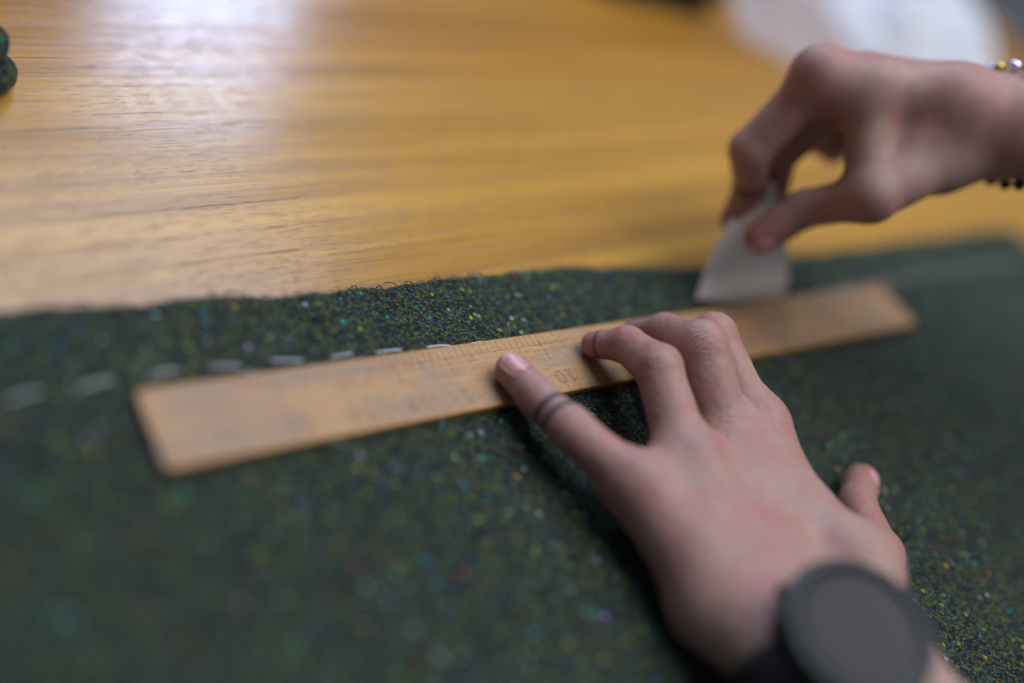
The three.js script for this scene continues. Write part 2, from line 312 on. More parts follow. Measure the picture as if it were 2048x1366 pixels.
// ---------------------------------------------------------------- hands: distance fields of tapered bones, meshed
function smin(a, b, k) { const h = clamp(0.5 + 0.5 * (b - a) / k); return b + (a - b) * h - k * h * (1 - h); }
class Hand {
  constructor(J, fingers, palm, scaleOf) {
    this.J = J; this.fingers = fingers;
    const pr = (a, b, s = 1) => { const p = J[a], q = J[b], e = [q[0] - p[0], q[1] - p[1], q[2] - p[2]]; return [p[0], p[1], p[2], ...e, 1 / (e[0] * e[0] + e[1] * e[1] + e[2] * e[2]), p[3] * s, (q[3] - p[3]) * s]; };
    this.chains = Object.values(fingers).map((f) => f.slice(1).map((b, i) => pr(f[i], b)));
    this.palm = palm.map(([a, b]) => pr(a, b, scaleOf[a + b] ?? 1));
    this.extra = [];      // [prim, k] ridges (tendons, veins) joined to the palm
    this.detail = null;
  }
  ridge(a, b, ra, rb, k) { const e = [b[0] - a[0], b[1] - a[1], b[2] - a[2]]; this.extra.push([[...a, ...e, 1 / (e[0] * e[0] + e[1] * e[1] + e[2] * e[2]), ra, rb - ra], k]); }
  static cone(q, x, y, z) { const dx = x - q[0], dy = y - q[1], dz = z - q[2], t = clamp((dx * q[3] + dy * q[4] + dz * q[5]) * q[6]), ax = dx - t * q[3], ay = dy - t * q[4], az = dz - t * q[5]; return Math.sqrt(ax * ax + ay * ay + az * az) - q[7] - q[8] * t; }
  base(x, y, z) {
    let pm = 1e3;
    for (const q of this.palm) { const d = Hand.cone(q, x, y, z); pm = pm > 900 ? d : smin(pm, d, 12); }
    for (const [q, k] of this.extra) pm = smin(pm, Hand.cone(q, x, y, z), k);
    let out = pm;
    for (const c of this.chains) { let d = 1e3; for (const q of c) { const e = Hand.cone(q, x, y, z); d = d > 900 ? e : smin(d, e, 3); } out = Math.min(out, smin(d, pm, 7)); }
    return out;
  }
  sdf(x, y, z) { const d = this.base(x, y, z); return this.detail && d < 3 && d > -3 ? d + this.detail(x, y, z) : d; }
  grad(x, y, z, e = 0.3, f = this.sdf) { const g = [f.call(this, x + e, y, z) - f.call(this, x - e, y, z), f.call(this, x, y + e, z) - f.call(this, x, y - e, z), f.call(this, x, y, z + e) - f.call(this, x, y, z - e)], l = Math.hypot(...g) || 1; return [g[0] / l, g[1] / l, g[2] / l]; }
  cast(o, d, far) { let t = 0; for (let i = 0; i < 80; i++) { const s = this.base(o[0] + d[0] * t, o[1] + d[1] * t, o[2] + d[2] * t); if (s < 0.02) break; t += s * 0.8; if (t > far) return null; } return [o[0] + d[0] * t, o[1] + d[1] * t, o[2] + d[2] * t]; }
  mesh(lo, hi, h, color) {   // surface nets
    const n = lo.map((v, i) => Math.ceil((hi[i] - v) / h / 8) * 8 + 1), [nx, ny, nz] = n, F = new Float32Array(nx * ny * nz), B = 8, id = (i, j, k) => (k * ny + j) * nx + i;
    for (let k0 = 0; k0 < nz; k0 += B) for (let j0 = 0; j0 < ny; j0 += B) for (let i0 = 0; i0 < nx; i0 += B) {
      const c = this.base(lo[0] + (i0 + 3.5) * h, lo[1] + (j0 + 3.5) * h, lo[2] + (k0 + 3.5) * h), farAway = Math.abs(c) > B * h * 0.9 + 3;
      for (let k = k0; k < Math.min(nz, k0 + B); k++) for (let j = j0; j < Math.min(ny, j0 + B); j++) for (let i = i0; i < Math.min(nx, i0 + B); i++) F[id(i, j, k)] = farAway ? c : this.sdf(lo[0] + i * h, lo[1] + j * h, lo[2] + k * h);
    }
    const at = new Int32Array(nx * ny * nz).fill(-1), pos = [], idx = [], E = [[0, 1], [0, 2], [0, 4], [1, 3], [1, 5], [2, 3], [2, 6], [3, 7], [4, 5], [4, 6], [5, 7], [6, 7]], o = [0, 1, nx, nx + 1, nx * ny, nx * ny + 1, nx * ny + nx, nx * ny + nx + 1];
    for (let k = 0; k < nz - 1; k++) for (let j = 0; j < ny - 1; j++) for (let i = 0; i < nx - 1; i++) {
      const q = id(i, j, k); let m = 0; for (let c = 0; c < 8; c++) if (F[q + o[c]] < 0) m |= 1 << c;
      if (m === 0 || m === 255) continue;
      let x = 0, y = 0, z = 0, w = 0;
      for (const [a, b] of E) if (((m >> a) & 1) !== ((m >> b) & 1)) { const fa = F[q + o[a]], t = fa / (fa - F[q + o[b]]); x += (a & 1) + t * ((b & 1) - (a & 1)); y += ((a >> 1) & 1) + t * (((b >> 1) & 1) - ((a >> 1) & 1)); z += (a >> 2) + t * ((b >> 2) - (a >> 2)); w++; }
      at[q] = pos.length / 3; pos.push(lo[0] + (i + x / w) * h, lo[1] + (j + y / w) * h, lo[2] + (k + z / w) * h);
    }
    for (let k = 1; k < nz - 1; k++) for (let j = 1; j < ny - 1; j++) for (let i = 1; i < nx - 1; i++) {
      const q = id(i, j, k), s = F[q] < 0;
      for (const [d, u, v] of [[1, nx, nx * ny], [nx, nx * ny, 1], [nx * ny, 1, nx]]) {
        if (s === F[q + d] < 0) continue;
        const a = at[q], b = at[q - u], c = at[q - u - v], e = at[q - v];
        if (a < 0 || b < 0 || c < 0 || e < 0) continue;
        if (s) idx.push(a, b, c, a, c, e); else idx.push(a, c, b, a, e, c);
      }
    }
    const nrm = new Float32Array(pos.length), col = new Float32Array(pos.length), uv = new Float32Array(pos.length / 3 * 2);
    const ux = [0.98, -0.17, 0.1], uz = [-0.02, -0.5, 0.86];
    for (let i = 0; i < pos.length; i += 3) {
      let p = [pos[i], pos[i + 1], pos[i + 2]], g = this.grad(...p);
      const d = this.sdf(...p); p = p.map((v, c) => v - g[c] * clamp(d, -h, h)); g = this.grad(...p);
      for (let c = 0; c < 3; c++) { pos[i + c] = p[c]; nrm[i + c] = g[c]; }
      col.set(color(p, g), i);
      uv[i / 3 * 2] = (p[0] * ux[0] + p[1] * ux[1] + p[2] * ux[2]) / 40; uv[i / 3 * 2 + 1] = (p[0] * uz[0] + p[1] * uz[1] + p[2] * uz[2]) / 40;
    }
    const geo = new THREE.BufferGeometry();
    geo.setAttribute('position', new THREE.Float32BufferAttribute(pos, 3)); geo.setAttribute('normal', new THREE.BufferAttribute(nrm, 3)); geo.setAttribute('color', new THREE.BufferAttribute(col, 3)); geo.setAttribute('uv', new THREE.BufferAttribute(uv, 2)); geo.setIndex(idx);
    return geo;
  }
}
const sub = (a, b) => [a[0] - b[0], a[1] - b[1], a[2] - b[2]], dot = (a, b) => a[0] * b[0] + a[1] * b[1] + a[2] * b[2], len = (a) => Math.hypot(a[0], a[1], a[2]), unit = (a) => { const l = len(a); return [a[0] / l, a[1] / l, a[2] / l]; }, add = (a, b, s = 1) => [a[0] + b[0] * s, a[1] + b[1] * s, a[2] + b[2] * s], cross = (a, b) => [a[1] * b[2] - a[2] * b[1], a[2] * b[0] - a[0] * b[2], a[0] * b[1] - a[1] * b[0]];
const FINGERS = { p: ['p_mcp', 'p_pip', 'p_dip', 'p_tip'], r: ['r_mcp', 'r_pip', 'r_dip', 'r_tip'], m: ['m_mcp', 'm_pip', 'm_dip', 'm_tip'], i: ['i_mcp', 'i_pip', 'i_dip', 'i_tip'], t: ['t_cmc', 't_mcp', 't_ip', 't_tip'] };
const PALM = [['p_mcp', 'p_c'], ['r_mcp', 'r_c'], ['m_mcp', 'm_c'], ['i_mcp', 'i_c'], ['p_c', 'w_u'], ['r_c', 'w_u'], ['m_c', 'w_r'], ['i_c', 'w_r'], ['w_u', 'f_u'], ['w_r', 'f_r'], ['p_mcp', 'r_mcp'], ['r_mcp', 'm_mcp'], ['m_mcp', 'i_mcp'], ['i_c', 't_cmc'], ['i_mcp', 't_cmc'], ['m_mcp', 't_cmc'], ['i_c', 't_mcp'], ['p_mcp', 'r_c'], ['r_mcp', 'm_c'], ['m_mcp', 'r_c'], ['i_mcp', 'm_c'], ['r_mcp', 'p_c'], ['m_mcp', 'i_c'], ['t_cmc', 'w_r']];
const THIN = { p_mcpr_mcp: 0.8, r_mcpm_mcp: 0.8, m_mcpi_mcp: 0.8, i_mcpt_cmc: 0.72, m_mcpt_cmc: 0.8, i_ct_mcp: 0.75, p_mcpr_c: 0.98, r_mcpm_c: 0.98, m_mcpr_c: 0.98, i_mcpm_c: 0.98, r_mcpp_c: 0.95, m_mcpi_c: 0.95 };
function bumpSkin() {
  const n = 1024, d = new Uint8Array(n * n * 4), h = new Float32Array(n * n).fill(1e3), g = new Float32Array(n * n).fill(1e3), c = 60, s = n / c;   // cracked lozenges, 40 mm wide tile
  const P = (i, j) => { const a = ((i % c) + c) % c, b = ((j % c) + c) % c; return [(i + hash(a, b, 1)) * s, (j + hash(a, b, 2)) * s]; };
  for (let y = 0; y < n; y++) for (let x = 0; x < n; x++) {
    const i = Math.floor(x / s), j = Math.floor(y / s); let d1 = 1e9, d2 = 1e9;
    for (let a = -1; a < 2; a++) for (let b = -1; b < 2; b++) { const [px, py] = P(i + a, j + b), q = Math.hypot(x - px, y - py); if (q < d1) { d2 = d1; d1 = q; } else if (q < d2) d2 = q; }
    const v = clamp(70 + 150 * sstep(0, 0.35, (d2 - d1) / s) + 30 * (hash(x, y, 3) - 0.5), 0, 255); d.set([v, v, v, 255], (y * n + x) * 4);
  }
  return dataTex(n, n, d, false, THREE.RepeatWrapping);
}
const skinMat = std({ vertexColors: true, roughness: 0.43, specularIntensity: 0.9, bumpMap: bumpSkin(), bumpScale: 0.00013, sheen: 0.15, sheenColor: rgb(0.9, 0.5, 0.4), sheenRoughness: 0.5 });
// creases across a joint: centre c, along t, outward n, reach s, radius r
function creaser(list) {
  return (x, y, z) => {
    let o = 0;
    for (const w of list) {
      const q = [x - w.c[0], y - w.c[1], z - w.c[2]], s = dot(q, w.t); if (Math.abs(s) > w.s * 2) continue;
      if (dot(q, q) > w.s * w.s * 4 + 260) continue;
      const up = dot(q, w.n), m = sstep(w.r * 0.1, w.r * 0.75, up) * Math.exp(-(s * s) / (w.s * w.s)); if (m < 0.02) continue;
      const l = dot(q, w.b), ph = s / w.p + 0.55 * noise(l * 0.28, s * 0.2, w.r) + 0.15 * noise(l * 0.9, s * 0.6, 3), f = ph - Math.floor(ph), cr = Math.exp(-Math.pow((f - 0.5) * 5.2, 2)) * (0.72 + 0.28 * noise(Math.floor(ph) * 3.7, l * 0.3, 6));
      o += w.a * m * cr - (w.bulge ?? 0) * m;
    }
    return o;
  };
}
const jointFrame = (H, a, b, c, nUp) => { const t1 = unit(sub(H.J[b], H.J[a])), t2 = unit(sub(H.J[c], H.J[b])), t = unit(add(t1, t2)); let n = nUp ?? sub(t1, t2); n = unit(add(n, t, -dot(n, t))); return { c: H.J[b].slice(0, 3), t, n, b: cross(t, n), r: H.J[b][3] }; };
const mix3 = (a, b, t) => [lerp(a[0], b[0], t), lerp(a[1], b[1], t), lerp(a[2], b[2], t)];
const SKIN = [0.375, 0.212, 0.172], FLUSH = [0.385, 0.138, 0.128], PALE = [0.42, 0.27, 0.215];
function skinColor(flush, bands, spots) {
  return (p) => {
    const a = fbm(p[0] * 0.06, p[1] * 0.06, p[2] * 0.06, 4), b = noise(p[0] * 0.9, p[1] * 0.9, p[2] * 0.9), m = fbm(p[0] * 0.22, p[1] * 0.22, p[2] * 0.22 + 40, 3);
    let c = mix3(SKIN, PALE, clamp(0.25 + a)); c = mix3(c, FLUSH, clamp(0.2 - 0.6 * a + 0.75 * m)); c = mix3(c, [0.33, 0.21, 0.185], clamp(0.9 * fbm(p[0] * 0.11 + 9, p[1] * 0.11, p[2] * 0.11, 3)));
    let f = 0; for (const [q, r, s] of flush) { const d = len(sub(p, q)) / r; if (d < 2.2) f = Math.max(f, s * Math.exp(-d * d) * (0.8 + 0.5 * m)); }
    c = mix3(c, FLUSH, clamp(f));
    const k = 1 + 0.05 * b + 0.05 * m; c = [c[0] * k, c[1] * k, c[2] * k];
    for (const [q, r] of spots) { const d = len(sub(p, q)) / r; if (d < 1.4) c = mix3(c, [0.12, 0.05, 0.035], 0.75 * sstep(1.3, 0.6, d)); }
    for (const w of bands) { const q = sub(p, w.c); if (len(q) > w.reach) continue; const s = Math.abs(dot(q, w.t) + 0.12 * noise(p[0], p[1], p[2])); c = mix3(c, [0.025, 0.03, 0.04], (w.ink ?? 0.9) * sstep(w.w + 0.3, w.w - 0.3, s)); }
    return c;
  };
}
const nailMat = std({ color: rgb(0.58, 0.27, 0.28), roughness: 0.3, specularIntensity: 1, clearcoat: 0.3, clearcoatRoughness: 0.25 }), nailTip = std({ color: rgb(0.74, 0.62, 0.52), roughness: 0.4 });
// a nail: plate laid on the fingertip, cast down on it from outside along -n; c = middle, t = towards the tip, half width w, half length l
function nail(H, parent, c, t, n, w, l) {
  n = unit(add(n, t, -dot(n, t))); const b = cross(t, n), N = 14, M = 16;
  const at = (u, v, lift) => { const o = add(add(add(c, n, 14), b, u), t, v), h = H.cast(o, n.map((x) => -x), 40) ?? add(o, n, -14); return add(h, n, lift); };
  const build = (v0, v1) => {
    const pos = [], idx = [];
    for (const side of [0, 1]) for (let j = 0; j <= M; j++) for (let i = 0; i <= N; i++) {
      const v = lerp(v0, v1, j / M), wv = v < 0 ? w * (0.86 + 0.14 * Math.sqrt(Math.max(0, 1 - v * v * 0.9))) * Math.sqrt(Math.max(0.02, 1 - Math.pow(-v, 5))) : w * Math.sqrt(Math.max(0.02, 1 - Math.pow(v, 6) * 0.85)), u = lerp(-1, 1, i / N);
      const e = Math.max(Math.abs(u) ** 6, v < 0 ? (-v) ** 6 : 0);
      pos.push(...at(u * wv, v * l - 0.1 * l * u * u * (v < 0 ? -1.2 : 1.2), side ? -1.1 : lerp(0.12, -0.25, e)));
    }
    const o = (N + 1) * (M + 1);
    for (let j = 0; j < M; j++) for (let i = 0; i < N; i++) { const k = j * (N + 1) + i; idx.push(k, k + 1, k + N + 1, k + 1, k + N + 2, k + N + 1, o + k, o + k + N + 1, o + k + 1, o + k + 1, o + k + N + 1, o + k + N + 2); }
    for (let j = 0; j < M; j++) for (const i of [0, N]) { const k = j * (N + 1) + i; idx.push(k, k + N + 1, o + k, k + N + 1, o + k + N + 1, o + k); }
    for (let i = 0; i < N; i++) for (const j of [0, M]) { const k = j * (N + 1) + i; idx.push(k, o + k, k + 1, k + 1, o + k, o + k + 1); }
    const g = new THREE.BufferGeometry(); g.setAttribute('position', new THREE.Float32BufferAttribute(pos, 3)); g.setIndex(idx); g.computeVertexNormals();
    return g;
  };
  const m = part('nail', build(-1, 0.84), nailMat, parent);
  part('nail_edge', build(0.84, 1), nailTip, m, parent);
  return m;
}

// the left hand, fingers arched on the ruler
const L = new Hand({
  p_mcp: [71.5, 15.7, -281.1, 10.1], p_pip: [37.5, 14.6, -289.5, 8.5], p_dip: [19.8, 9.4, -300.8, 7.7], p_tip: [6.0, 6.7, -309.3, 7.0],
  r_mcp: [85.7, 19.7, -300.8, 11.2], r_pip: [56.6, 31.9, -330.5, 9.6], r_dip: [43.0, 17.9, -351.8, 7.9], r_tip: [31.9, 6.1, -355.0, 6.2],
  m_mcp: [102.3, 17.5, -324.5, 10.9], m_pip: [68.7, 38.0, -351.2, 11.0], m_dip: [56.1, 20.3, -371.7, 8.5], m_tip: [46.3, 6.5, -377.8, 6.6],
  i_mcp: [107.6, 23.0, -345.9, 9.5], i_pip: [72.9, 35.4, -368.0, 9.6], i_dip: [70.8, 14.5, -384.8, 8.0], i_tip: [64, 6.8, -397, 6.9],
  t_cmc: [158.6, 26.7, -294.9, 14.2], t_mcp: [179.0, 9.6, -330.4, 10.8], t_ip: [169.3, 6.6, -357.7, 8.2], t_tip: [171.0, 4.8, -376.2, 8.3],
  p_c: [112.6, 10.3, -253.7, 12.2], r_c: [128.7, 17.0, -252.5, 12.9], m_c: [139, 18, -260, 13], i_c: [138.5, 12.3, -263.9, 12.8],
  w_u: [140, 22, -238, 14.6], w_r: [170, 25, -261, 15.5], f_u: [218, 53, -160, 21], f_r: [248, 56, -183, 21],
}, FINGERS, PALM, THIN);
{
  const J = L.J, up = [0, 1, 0.1];
  // tendons raised on the back, and a few veins
  for (const [m, c, ra, lift] of [['r_mcp', 'r_c', 2.2, 9.9], ['m_mcp', 'm_c', 2.4, 10.2]]) L.ridge(add(J[m], up, lift), add(lerp3(J[m], J[c], 0.55), up, lift - 0.4), ra, ra * 0.5, 6);
  const w = [];
  for (const f of 'rm') w.push({ ...jointFrame(L, f + '_mcp', f + '_pip', f + '_dip'), s: 7.5, p: 2.0, a: f === 'r' ? 0.6 : 0.36, bulge: 0.15 });
  w.push({ ...jointFrame(L, 'p_mcp', 'p_pip', 'p_dip', up), s: 5, p: 2.2, a: 0.32, bulge: 0.35 });
  w.push({ ...jointFrame(L, 'p_pip', 'p_dip', 'p_tip', up), s: 3.5, p: 1.7, a: 0.2 });
  w.push({ ...jointFrame(L, 'r_pip', 'r_dip', 'r_tip'), s: 4, p: 1.6, a: 0.22 });
  w.push({ ...jointFrame(L, 't_mcp', 't_ip', 't_tip', up), s: 5, p: 1.9, a: 0.35 });
  for (const f of 'rm') { const q = jointFrame(L, f + '_c', f + '_mcp', f + '_pip', up); w.push({ ...q, c: lerp3(J[f + '_mcp'], J[f + '_pip'], 0.3), t: unit(sub(J[f + '_pip'], J[f + '_mcp'])), s: 6, p: 2.4, a: 0.36, n: unit(add(up, unit(sub(J[f + '_pip'], J[f + '_mcp'])), -0.35)) }); }
  L.nails = nailSpots(L);
  const cr = creaser(w);
  L.detail = (x, y, z) => cr(x, y, z) + nailBed(L.nails, x, y, z) + 0.12 * noise(x * 0.35, y * 0.35, z * 0.35) + 0.05 * noise(x * 1.1, y * 1.1, z * 1.1);
}
function nailSpots(H) {
  const J = H.J, mk = (c, t, n, w, l) => { n = unit(add(n, t, -dot(n, t))); return { c, t, n, b: cross(t, n), w, l }; }, pt = unit(sub(J.p_tip, J.p_dip)), tt = unit(sub(J.t_tip, J.t_ip));
  return [mk(add(J.p_tip, pt, -1.6), pt, [0.1, 1, 0.3], 5.2, 6.2), mk(add(J.t_tip, tt, 0.5), tt, [0.5, 0.8, 0.35], 5.6, 6.6)];
}
function nailBed(list, x, y, z) {   // skin stands proud round a nail and dips under it
  let o = 0;
  for (const k of list) {
    const q = [x - k.c[0], y - k.c[1], z - k.c[2]]; if (dot(q, q) > 220) continue;
    const up = dot(q, k.n); if (up < 1) continue;
    const u = Math.abs(dot(q, k.b)) / k.w, v = dot(q, k.t) / k.l, e = Math.pow(u ** 3 + Math.abs(v) ** 3, 1 / 3), m = sstep(1, 3.5, up);
    o += m * (0.55 * sstep(1.02, 0.9, e) - 0.5 * Math.exp(-(((e - 1.14) / 0.13) ** 2)) * sstep(0.75, 0.3, v));
  }
  return o;
}
function lerp3(a, b, t) { return [lerp(a[0], b[0], t), lerp(a[1], b[1], t), lerp(a[2], b[2], t)]; }
const leftHand = thing('hand', [110, -3.5, -290], 'left hand with two dark tattoo bands on the little finger pressing the ruler down', 'hand');
{
  const J = L.J, ax = unit(sub(J.p_dip, J.p_pip)), fl = [];
  for (const f of 'prmi') fl.push([J[f + '_pip'], 11, 0.62], [J[f + '_dip'], 8, 0.35], [add(J[f + '_tip'], unit(sub(J[f + '_tip'], J[f + '_dip'])), 3), 10, 1.0], [add(J[f + '_mcp'], [0, 9, 0]), 11, 0.35]);
  fl.push([J.t_tip, 11, 0.5], [J.t_ip, 9, 0.35], [J.t_mcp, 12, 0.3], [add(J.i_mcp, [12, -2, 0]), 9, 0.6]);
  const b1 = lerp3(J.p_pip, J.p_dip, 0.56), b2 = lerp3(J.p_pip, J.p_dip, 0.3), rt = unit(sub(J.r_tip, J.r_dip));
  const bands = [{ c: b1, t: ax, w: 1.3, reach: 14, ink: 0.96 }, { c: b2, t: ax, w: 1.3, reach: 14, ink: 0.96 }, { c: lerp3(J.r_dip, J.r_tip, 0.78), t: rt, w: 0.75, reach: 13, ink: 0.8 }];
  const geo = L.mesh([-6, -9, -412], [290, 90, -125], 0.8, skinColor(fl, bands, [[[121, 29, -318], 1.0], [[95, 27, -283], 0.9]]));
  part('skin', geo, skinMat, leftHand);
  for (const k of L.nails) nail(L, leftHand, k.c, k.t, k.n, k.w, k.l);
}

// the right hand, pinching the crease tool
const R = new Hand({
  i_mcp: [56.3, 117.4, -477.0, 10.5], i_pip: [48.4, 73.5, -465.9, 10.2], i_dip: [61.2, 51.6, -475.6, 8.6], i_tip: [62.7, 33.6, -472.7, 6.8],
  m_mcp: [77.2, 116.5, -498.4, 10.9], m_pip: [62.1, 69.3, -488.5, 10.6], m_dip: [77.6, 41.4, -495.5, 8.0], m_tip: [73.8, 34.0, -479.7, 6.8],
  r_mcp: [87.8, 114.6, -517.8, 10.5], r_pip: [70.7, 72.8, -524.5, 9.0], r_dip: [92.9, 66.7, -543.9, 8.1], r_tip: [93.6, 85.9, -539.7, 7.0],
  p_mcp: [103.7, 111.0, -536.1, 10.0], p_pip: [84.5, 79.2, -540.0, 8.0], p_dip: [97.3, 77.2, -558.7, 7.5], p_tip: [108.3, 89.2, -552.3, 6.6],
  t_cmc: [126.7, 112.8, -487.5, 13.9], t_mcp: [106.4, 91.8, -453.5, 10.8], t_ip: [86.4, 65.0, -460.8, 9.2], t_tip: [77.0, 43.7, -453.2, 8.8],
  i_c: [116.9, 135.6, -491.7, 13], m_c: [124, 132.2, -501.7, 13], r_c: [130.5, 127.9, -513.9, 13], p_c: [137.3, 123.5, -523.2, 12],
  w_r: [147.5, 137.8, -501.6, 19], w_u: [160, 128, -528, 17.5], f_r: [292, 186, -538, 24], f_u: [307, 178, -572, 24],
}, FINGERS, PALM, THIN);
R.ridge(lerp3(R.J.i_mcp, R.J.i_c, 0.36), lerp3(R.J.t_mcp, R.J.t_ip, 0.12), 11, 9.5, 9);
R.ridge(lerp3(R.J.m_mcp, R.J.m_c, 0.5), lerp3(R.J.t_mcp, R.J.t_cmc, 0.4), 11, 10, 8);
const rightHand = thing('hand_001', [75, 30, -475], 'right hand pinching the white crease tool beyond the ruler', 'hand');
{
  const J = R.J, fl = [];
  for (const f of 'prmi') fl.push([J[f + '_pip'], 11, 0.6], [J[f + '_tip'], 10, 0.8], [J[f + '_mcp'], 13, 0.35]);
  fl.push([J.t_tip, 12, 0.8]);
  part('skin', R.mesh([25, 20, -610], [330, 215, -430], 1.3, skinColor(fl, [{ c: lerp3(J.i_pip, J.i_dip, 0.8), t: unit(sub(J.i_dip, J.i_pip)), w: 2, reach: 14, ink: 0.85 }], [])), skinMat, rightHand);
  const tt = unit(sub(J.t_tip, J.t_ip));
  nail(R, rightHand, add(J.t_tip, tt, 0.5), tt, [0.55, 0.2, 0.8], 5.6, 6.6);
}

// ---------------------------------------------------------------- crease tool
{
  const tool = thing('crease_tool', [88, -3.5, -464], 'white curved crease tool held upright beyond the ruler', 'crease tool');
  // sections from the foot to the top: left edge, ridge towards the near side, right edge
  const S = [[[69.5, -3.4, -446], [93, -3.4, -468], [113, -3.4, -494]], [[65.5, 9, -453], [92, 9, -467], [109, 9, -492]], [[62.5, 22, -460], [86, 22, -468], [100, 22, -489]], [[61, 36, -466], [79, 36, -470], [89, 36, -486]], [[60.5, 48, -471], [73, 48, -473], [78, 48, -482]], [[62, 56, -475], [67, 56, -477.5], [71, 56, -480]], [[65, 59, -477], [66.5, 59.3, -478], [68, 59, -479]]];
  const pos = [], idx = [], N = 18, M = 48, curves = [0, 1, 2].map((k) => new THREE.CatmullRomCurve3(S.map((s) => V(...s[k]))));
  for (let j = 0; j <= M; j++) {
    const [l, r, e] = curves.map((c) => c.getPoint(j / M)), back = l.clone().add(e).multiplyScalar(0.5), n = V(-0.72, 0, -0.69).cross(V(0, 1, 0)).multiplyScalar(-1).normalize(), w = 3.6 * (1 - 0.4 * j / M);
    const ring = [l, r, e, e.clone().addScaledVector(n, -w), back.clone().addScaledVector(n, -w * 0.7), l.clone().addScaledVector(n, -w)];
    const cv = new THREE.CatmullRomCurve3(ring, true, 'centripetal');
    for (let i = 0; i < N * 2; i++) { const p = cv.getPoint(i / (N * 2)); pos.push(p.x, p.y, p.z); }
  }
  const n2 = N * 2;
  for (let j = 0; j < M; j++) for (let i = 0; i < n2; i++) { const a = j * n2 + i, b = j * n2 + (i + 1) % n2; idx.push(a, a + n2, b, b, a + n2, b + n2); }
  for (const j of [0, M]) { const c = pos.length / 3; let x = 0, y = 0, z = 0; for (let i = 0; i < n2; i++) { x += pos[(j * n2 + i) * 3] / n2; y += pos[(j * n2 + i) * 3 + 1] / n2; z += pos[(j * n2 + i) * 3 + 2] / n2; } pos.push(x, y + (j ? 0.6 : 0), z); for (let i = 0; i < n2; i++) { const a = j * n2 + i, b = j * n2 + (i + 1) % n2; j ? idx.push(a, c, b) : idx.push(a, b, c); } }
  const g = new THREE.BufferGeometry(); g.setAttribute('position', new THREE.Float32BufferAttribute(pos, 3)); g.setIndex(idx); g.computeVertexNormals();
  part('blade', g, std({ color: rgb(0.86, 0.83, 0.76), roughness: 0.4 }), tool);
}

// ---------------------------------------------------------------- watch
{
  const n = unit([-0.22, 0.95, 0.18]), ax0 = unit(sub(L.J.f_u, L.J.w_u)), ax = unit(add(ax0, n, -dot(ax0, n))), side = cross(n, ax);   // normal, towards the elbow, across
  const wc = [153.6, 20.6, -246.4];
  const top = L.cast(add(wc, n, 60), n.map((x) => -x), 90);
  const watch = thing('wrist_watch', top, 'black round watch strapped round the wrist of the left hand', 'watch');
  const M = new THREE.Matrix4().makeBasis(V(...side), V(...n), V(...ax)).scale(V(1.09, 1.09, 1.09)).setPosition(...add(top, n, 1.6));
  const black = std({ color: rgb(0.012, 0.013, 0.015), roughness: 0.55, specularIntensity: 0.5 }), bezelM = std({ color: rgb(0.026, 0.03, 0.031), roughness: 0.5, specularIntensity: 0.6 }), rubber = std({ color: rgb(0.01, 0.011, 0.013), roughness: 0.7 });
  const lathe = (pts) => new THREE.LatheGeometry(pts.map(([x, y]) => new THREE.Vector2(x, y)), 64).applyMatrix4(M);
  const body = part('case', lathe([[0, -1], [17, -1], [21, 0.4], [22.6, 2], [23, 4], [23, 8], [22.4, 9], [0, 9]]), black, watch);
  part('bezel', lathe([[19.2, 9.02], [22.3, 9.02], [23.3, 9.6], [23.4, 10.8], [22.4, 11.9], [20.6, 12.1], [19.4, 11.5], [19.2, 11.0], [19.2, 9.02]]), bezelM, body, watch);
  part('dial', lathe([[0, 9.4], [19.1, 9.4], [19.1, 9.1]]), std({ color: rgb(0.01, 0.0095, 0.009), roughness: 0.6 }), body, watch);
  const glass = lathe([[19.15, 10.2], [19.15, 11.1], [16, 11.13], [8, 11.15], [0, 11.16]]);
  part('glass', glass, std({ color: rgb(0.012, 0.012, 0.012), roughness: 0.3, specularIntensity: 0.3 }), body, watch);
  for (const [w, l, r] of [[0.9, 13, 0.4], [1.3, 9, 2.3]]) { const h = new THREE.BoxGeometry(w, 0.3, l); h.translate(0, 0, -l / 2 + 1.5); h.rotateY(r); h.translate(0, 9.75, 0); part('hand', h.applyMatrix4(M), std({ color: rgb(0.03, 0.03, 0.028), roughness: 0.5 }), body, watch).name = 'pointer'; }
  for (const a of [0.55, 0, -0.55]) { const h = new THREE.CylinderGeometry(2.0, 2.2, 3, 16); h.rotateZ(Math.PI / 2); h.translate(-24, 5.5, 0); h.rotateY(a - 0.5); part('button', h.applyMatrix4(M), black, body, watch); }
  // strap laid round the wrist
  const pos = [], idx = [], T = 90, Wd = 8, c0 = wc;
  for (let i = 0; i <= T; i++) {
    const th = i / T * Math.PI * 2, d = add([0, 0, 0].map((_, q) => n[q] * Math.cos(th)), side, Math.sin(th));
    for (let j = 0; j <= Wd; j++) for (const out of [0.2, 3.0]) {
      const s = (j / Wd - 0.5) * (20 + 4 * Math.max(0, Math.cos(th)) ** 2), c = add(c0, ax, s), h = L.cast(add(c, d, 70), d.map((x) => -x), 90) ?? add(c, d, 20), e = Math.abs(j / Wd - 0.5) > 0.49 ? 0.6 : 0;
      pos.push(...add(h, d, out > 1 ? out - e : out));
    }
  }
  const q = (Wd + 1) * 2;
  for (let i = 0; i < T; i++) for (let j = 0; j < Wd; j++) { const k = i * q + j * 2; idx.push(k + 1, k + 1 + q, k + 3, k + 3, k + 1 + q, k + 3 + q, k, k + 2, k + q, k + 2, k + 2 + q, k + q); }
  for (let i = 0; i < T; i++) for (const j of [0, Wd]) { const k = i * q + j * 2; idx.push(k, k + q, k + 1, k + 1, k + q, k + 1 + q); }
  const g = new THREE.BufferGeometry(); g.setAttribute('position', new THREE.Float32BufferAttribute(pos, 3)); g.setIndex(idx); g.computeVertexNormals();
  part('strap', g, rubber, watch);
}

